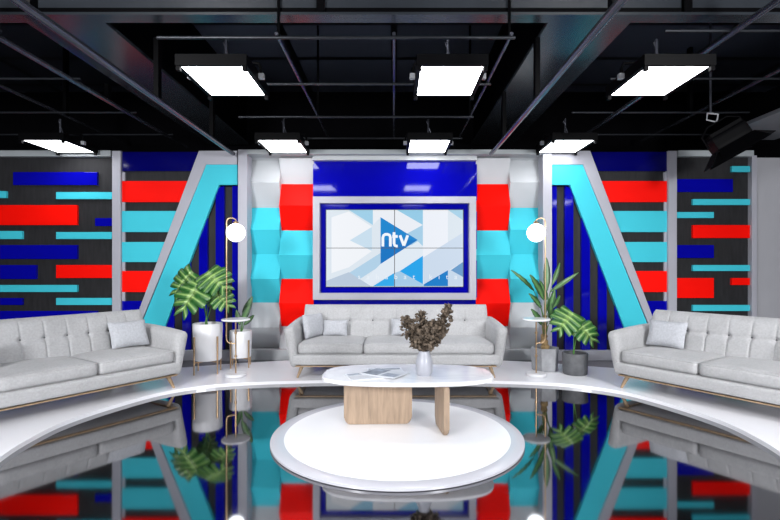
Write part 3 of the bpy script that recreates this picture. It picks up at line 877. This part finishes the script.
# small monstera in charcoal pot
DPx, DPy = 1.915, 5.08
t = thing('potted_monstera', 'small monstera in a round charcoal pot on the right of the platform', 'plant', (DPx, DPy, PT), 0)
link('pot', pot_bm(.132, .225, 0), M['pot_dark'], t, True); soil(t, .112, .185)
for i, (bx, by, dy, tx, ty, tdy, L) in enumerate([(571, 314, -.08, 557, 332, -.12, .26), (579, 324, -.06, 595, 340, -.10, .24)]):
    b_ = scr(bx, by, dy, DPx, DPy); e_ = scr(tx, ty, dy+tdy, DPx, DPy)
    add_leaf(t, 'm', V((random.uniform(-.02, .02), 0, .185)), V((b_.x*.3, b_.y*.3, .2+(b_.z-.2)*.55)), b_, e_-b_, V((0, -.8, .6)), L, i+20)

# ------------------------------------------------------------------ ceiling rig
LH = H+1.42       # underside of the light panels
GR = H+1.72       # pipe grid
def light_panel(label, x, y):
    t = thing('ceiling_light', label, 'light', (x, y, LH), 0, 'square studio panel lights')
    w_, d_ = .44, .56
    boxo('diffuser', M['lit'], -w_/2, w_/2, -d_/2, d_/2, 0, .012, t)
    bm = bmesh.new()
    box(bm, -w_/2-.03, w_/2+.03, -d_/2-.03, d_/2+.03, .012, .075)
    for (a, b, c_, d2) in ((-w_/2-.03, -w_/2, -d_/2-.03, d_/2+.03), (w_/2, w_/2+.03, -d_/2-.03, d_/2+.03), (-w_/2, w_/2, -d_/2-.03, -d_/2), (-w_/2, w_/2, d_/2, d_/2+.03)):
        box(bm, a, b, c_, d2, -.003, .012)
    link('housing', bm, M['black'], t)
    for s in (-1, 1):
        bm = bmesh.new(); tube(bm, [(s*(w_/2+.045), 0, .04), (s*(w_/2+.045), 0, .10), (s*(w_/2+.03), 0, .14), (s*.12, 0, .15), (0, 0, .15)], .011, 8); link('yoke', bm, M['black'], t, True)
        boxo('knob', M['led'], s*(w_/2+.03) if s > 0 else -w_/2-.07, w_/2+.07 if s > 0 else -w_/2-.03, -.02, .02, .02, .06, t, .004)
        for e in (-1, 1):
            xx = s*(w_/2+.012)
            boxo('clip', M['black'], xx-.014, xx+.014, e*(d_/2+.01)-.014, e*(d_/2+.01)+.014, -.035, -.002, t)
    bm = bmesh.new(); tube(bm, [(0, 0, .15), (0, 0, GR-LH+.02)], .012, 8); tube(bm, [(.03, 0, .16), (-.02, 0, GR-LH+.0)], .007, 8); link('hanger', bm, M['pipe'], t, True)
    return t
R1, R2, R0 = 3.66, 5.61, 1.6
for x, y, lb in ((-1.28, R1, 'panel light hanging front left, largest on the left'), (.41, R1, 'panel light hanging front centre'), (2.0, R1, 'panel light hanging front right, largest on the right'),
                 (-3.90, R2, 'panel light at far left above the left backdrop'), (-1.29, R2, 'small panel light above the left folded columns'), (.40, R2, 'small panel light just above the blue feature panel'), (2.0, R2, 'small panel light above the right slanted frame')):
    light_panel(lb, x, y)
# unseen-from-here row nearer the camera (lights the set and shows in reflections)
for x in (-2.9, -1.28, .41, 2.0, 3.6):
    light_panel('panel light of the row nearest the camera', x, R0)

# beams along and across
BH = H+1.9
def ibeam(label, x0, x1, y0, y1):
    t = thing('ceiling_beam', label, 'beam')
    boxo('bottom_flange', M['beam'], x0, x1, y0, y1, BH, BH+.03, t)
    cx = (x0+x1)/2
    boxo('web', M['black'], x0+.03, x1-.03, y0, y1, BH+.03, CEILZ, t)
def rx(px, py): return (px-VX)/(VY-py)*1.9
ibeam('long grey ceiling beam at the left, running towards the left slanted frame', rx(27, 23), rx(105, 23), 3.72, 7.4)
ibeam('long grey ceiling beam at the right of the centre', rx(548, 23), rx(630, 23), 3.72, 7.4)
t = thing('ceiling_duct', 'low grey ceiling duct at the far right edge beside the black spotlight', 'duct')
boxo('duct', M['duct'], 3.95, 4.75, 3.72, 6.0, H+1.6, H+1.64, t, .005)
boxo('duct_body', M['black'], 4.0, 4.7, 3.72, 6.0, H+1.64, H+1.9, t)
t = thing('ceiling_beam', 'wide crosswise ceiling beam along the top edge of the picture', 'beam')
boxo('bottom_flange', M['beam'], -6.3, 6.3, 3.60, 3.72, BH, BH+.02, t)
boxo('web_shadow', M['black'], -6.3, 6.3, 3.615, 3.705, BH+.02, BH+.06, t)  # black strip stands in for the shadow above the bottom flange
boxo('web', M['beam'], -6.3, 6.3, 3.62, 3.70, BH+.06, CEILZ, t)
for x in (-.55, -3.3, 2.2): boxo('stiffener', M['black'], x-.03, x+.03, 3.585, 3.62, BH+.02, CEILZ, t)

def pipe(label, x, z, y0, y1, r, hang):
    t = thing('ceiling_pipe', label, 'pipe')
    bm = bmesh.new(); tube(bm, [(x, y0, z), (x, y1, z)], r, 14); link('tube', bm, M['pipe'], t, True)
    for y in hang:
        bm = bmesh.new(); box(bm, x-.02, x+.02, y-.03, y+.03, z, BH+.01 if z < BH else CEILZ); link('bracket', bm, M['black'], t)
pipe('thick steel pipe under the left ceiling beam', -1.97, H+1.40, 1.2, 5.88, .026, (2.6, 4.0, 5.2))
pipe('thick steel pipe under the right ceiling beam', 1.19, H+1.40, 1.2, 5.88, .026, (2.6, 4.0, 5.2))
pipe('steel pipe over the left sofa', -2.98, H+1.74, 1.6, 6.9, .024, (3.0, 5.0))
pipe('steel pipe running outermost left above the left sofa', -4.1, H+1.9, 2, 7.2, .02, (4.0, 6.0))
pipe('steel pipe over the right sofa, inner one', 2.50, H+1.74, 1.6, 6.9, .024, (3.0, 5.0))
pipe('steel pipe running outermost right above the right sofa', 3.7, H+1.9, 2, 7.2, .02, (4.0, 6.0))
# grid
gz = GR
t = thing('pipe_grid', 'grid of thin steel pipes over the centre of the studio', 'pipe grid')
gx = 117/233*(GR-H)
gys = [(GR-H)*k for k in (2.06, 2.58, 3.14, 3.66)]
for x in (-gx, 0, gx):
    bm = bmesh.new(); tube(bm, [(x, gys[0]-.02, gz), (x, gys[3]+.9, gz)], .014, 10); link('long_pipe', bm, M['pipe'], t, True)
for y in gys:
    bm = bmesh.new(); tube(bm, [(-1.75, y, gz-.02), (gx+.03, y, gz-.02)], .012, 10); link('cross_pipe', bm, M['thin'], t, True)
for x in (-gx, gx):
    for y in (gys[0], gys[2]):
        bm = bmesh.new(); tube(bm, [(x, y+.05, gz), (x, y+.05, CEILZ)], .012, 8); link('hanger', bm, M['black'], t, True)
for sx, lb in ((-1, 'crosswise steel pipe over the left side'), (1, 'crosswise steel pipe over the right side')):
    for k, y in enumerate(gys):
        a, b = sorted((sx*2.0 if sx > 0 else -2.9, sx*5.6))
        bm = bmesh.new(); tube(bm, [(a, y, GR+.03), (b, y, GR+.03)], .010, 8)
        nm = ('nearest to the camera', 'second from the camera', 'third from the camera', 'farthest from the camera')[k]
        tag(link('cross_pipe', bm, M['thin'], None, True), lb+', '+nm, 'pipe', 'crosswise ceiling pipes')

# black spotlight with barn doors, far right
SPT = P(728, 138, 4.9)
t = thing('spotlight', 'black studio spotlight with open barn doors at upper right', 'spotlight', SPT)
t.rotation_euler = (math.radians(0), math.radians(-30), math.radians(-20))
bm = bmesh.new(); rbox(bm, .34, .26, .15, .02, (0, 0, 0), 4); link('housing', bm, M['black'], t, True)
for k, (pts) in enumerate(([(-.17, -.13, -.07), (.17, -.13, -.07), (.22, -.25, -.19), (-.22, -.25, -.19)], [(-.17, .13, -.07), (.17, .13, -.07), (.22, .25, -.19), (-.22, .25, -.19)],
                           [(-.17, -.13, -.07), (-.17, .13, -.07), (-.30, .16, -.18), (-.30, -.16, -.18)], [(.17, -.13, -.07), (.17, .13, -.07), (.30, .16, -.18), (.30, -.16, -.18)])):
    bm = bmesh.new(); bm.faces.new([bm.verts.new(p) for p in pts]); o = link('barn_door', bm, M['black'], t); thick(o, .006)
for k in range(5):
    boxo('cooling_fin', M['black'], -.15, .15, -.10+k*.045, -.09+k*.045, .075, .11, t)
bm = bmesh.new(); tube(bm, [(-.19, 0, 0), (-.19, 0, .13), (-.1, 0, .2), (.1, 0, .2), (.19, 0, .13), (.19, 0, 0)], .011, 8); link('yoke', bm, M['black'], t, True)
bm = bmesh.new(); tube(bm, [(0, 0, .2), (.05, 0, .26), (-.02, 0, .33)], .010, 8); tube(bm, [(0, 0, .2), (-.06, 0, .27), (-.02, 0, .33)], .008, 8); link('clamp', bm, M['led'], t, True)
bm = bmesh.new(); tube(bm, [SPT+V((-.16, .03, .27)), V((SPT.x-.16, SPT.y+.03, CEILZ))], .012, 8)
tag(link('drop_rod', bm, M['pipe'], None, True), 'thin rod holding the black spotlight at upper right', 'rod')

# ------------------------------------------------------------------ lights
def area(name, loc, tgt, size, power, col=(1, 1, 1)):
    l = bpy.data.lights.new(name, 'AREA'); l.shape = 'RECTANGLE'; l.size, l.size_y = size; l.energy = power; l.color = col
    o = bpy.data.objects.new(name, l); C.objects.link(o); o.location = loc
    o.rotation_euler = (Vector(tgt)-Vector(loc)).to_track_quat('-Z', 'Y').to_euler(); return o
# assumed soft key lights, added unseen behind the camera to fill the set
area('added_key_light', (-3.3, -2.2, 2.1), (-2.4, 6, 1.0), (1.0, 1.0), 340, (.97, .98, 1))
area('added_key_light', (3.3, -2.2, 2.1), (2.4, 6, 1.0), (1.0, 1.0), 340, (.97, .98, 1))
for x in (-2.7, 2.7):  # unseen spots added above the camera to brighten the platform
    l = bpy.data.lights.new('added_spot', 'SPOT'); l.energy = 260; l.spot_size = math.radians(95); l.spot_blend = .6; l.shadow_soft_size = .12
    o = bpy.data.objects.new('added_spot', l); C.objects.link(o); o.location = (x, 1.0, 3.3)
    o.rotation_euler = (Vector((x*.5, 3.6, 0))-o.location).to_track_quat('-Z', 'Y').to_euler()
w = bpy.data.worlds.new('studio'); bpy.context.scene.world = w; w.use_nodes = True
w.node_tree.nodes['Background'].inputs[0].default_value = (.5, .55, .65, 1); w.node_tree.nodes['Background'].inputs[1].default_value = .05

# ------------------------------------------------------------------ camera
cd = bpy.data.cameras.new('camera'); cam = bpy.data.objects.new('camera', cd); C.objects.link(cam)
cam.location = (0, 0, H); cam.rotation_euler = (PI/2, 0, 0)
cd.sensor_width = 36; cd.lens = F/780*36; cd.shift_x = -4/780; cd.shift_y = 8/780
cd.clip_start = .05
sc = bpy.context.scene; sc.camera = cam
sc.view_settings.view_transform = 'Standard'; sc.view_settings.look = 'None'; sc.view_settings.gamma = 1; sc.view_settings.exposure = 0
sc.view_settings.use_curve_mapping = False
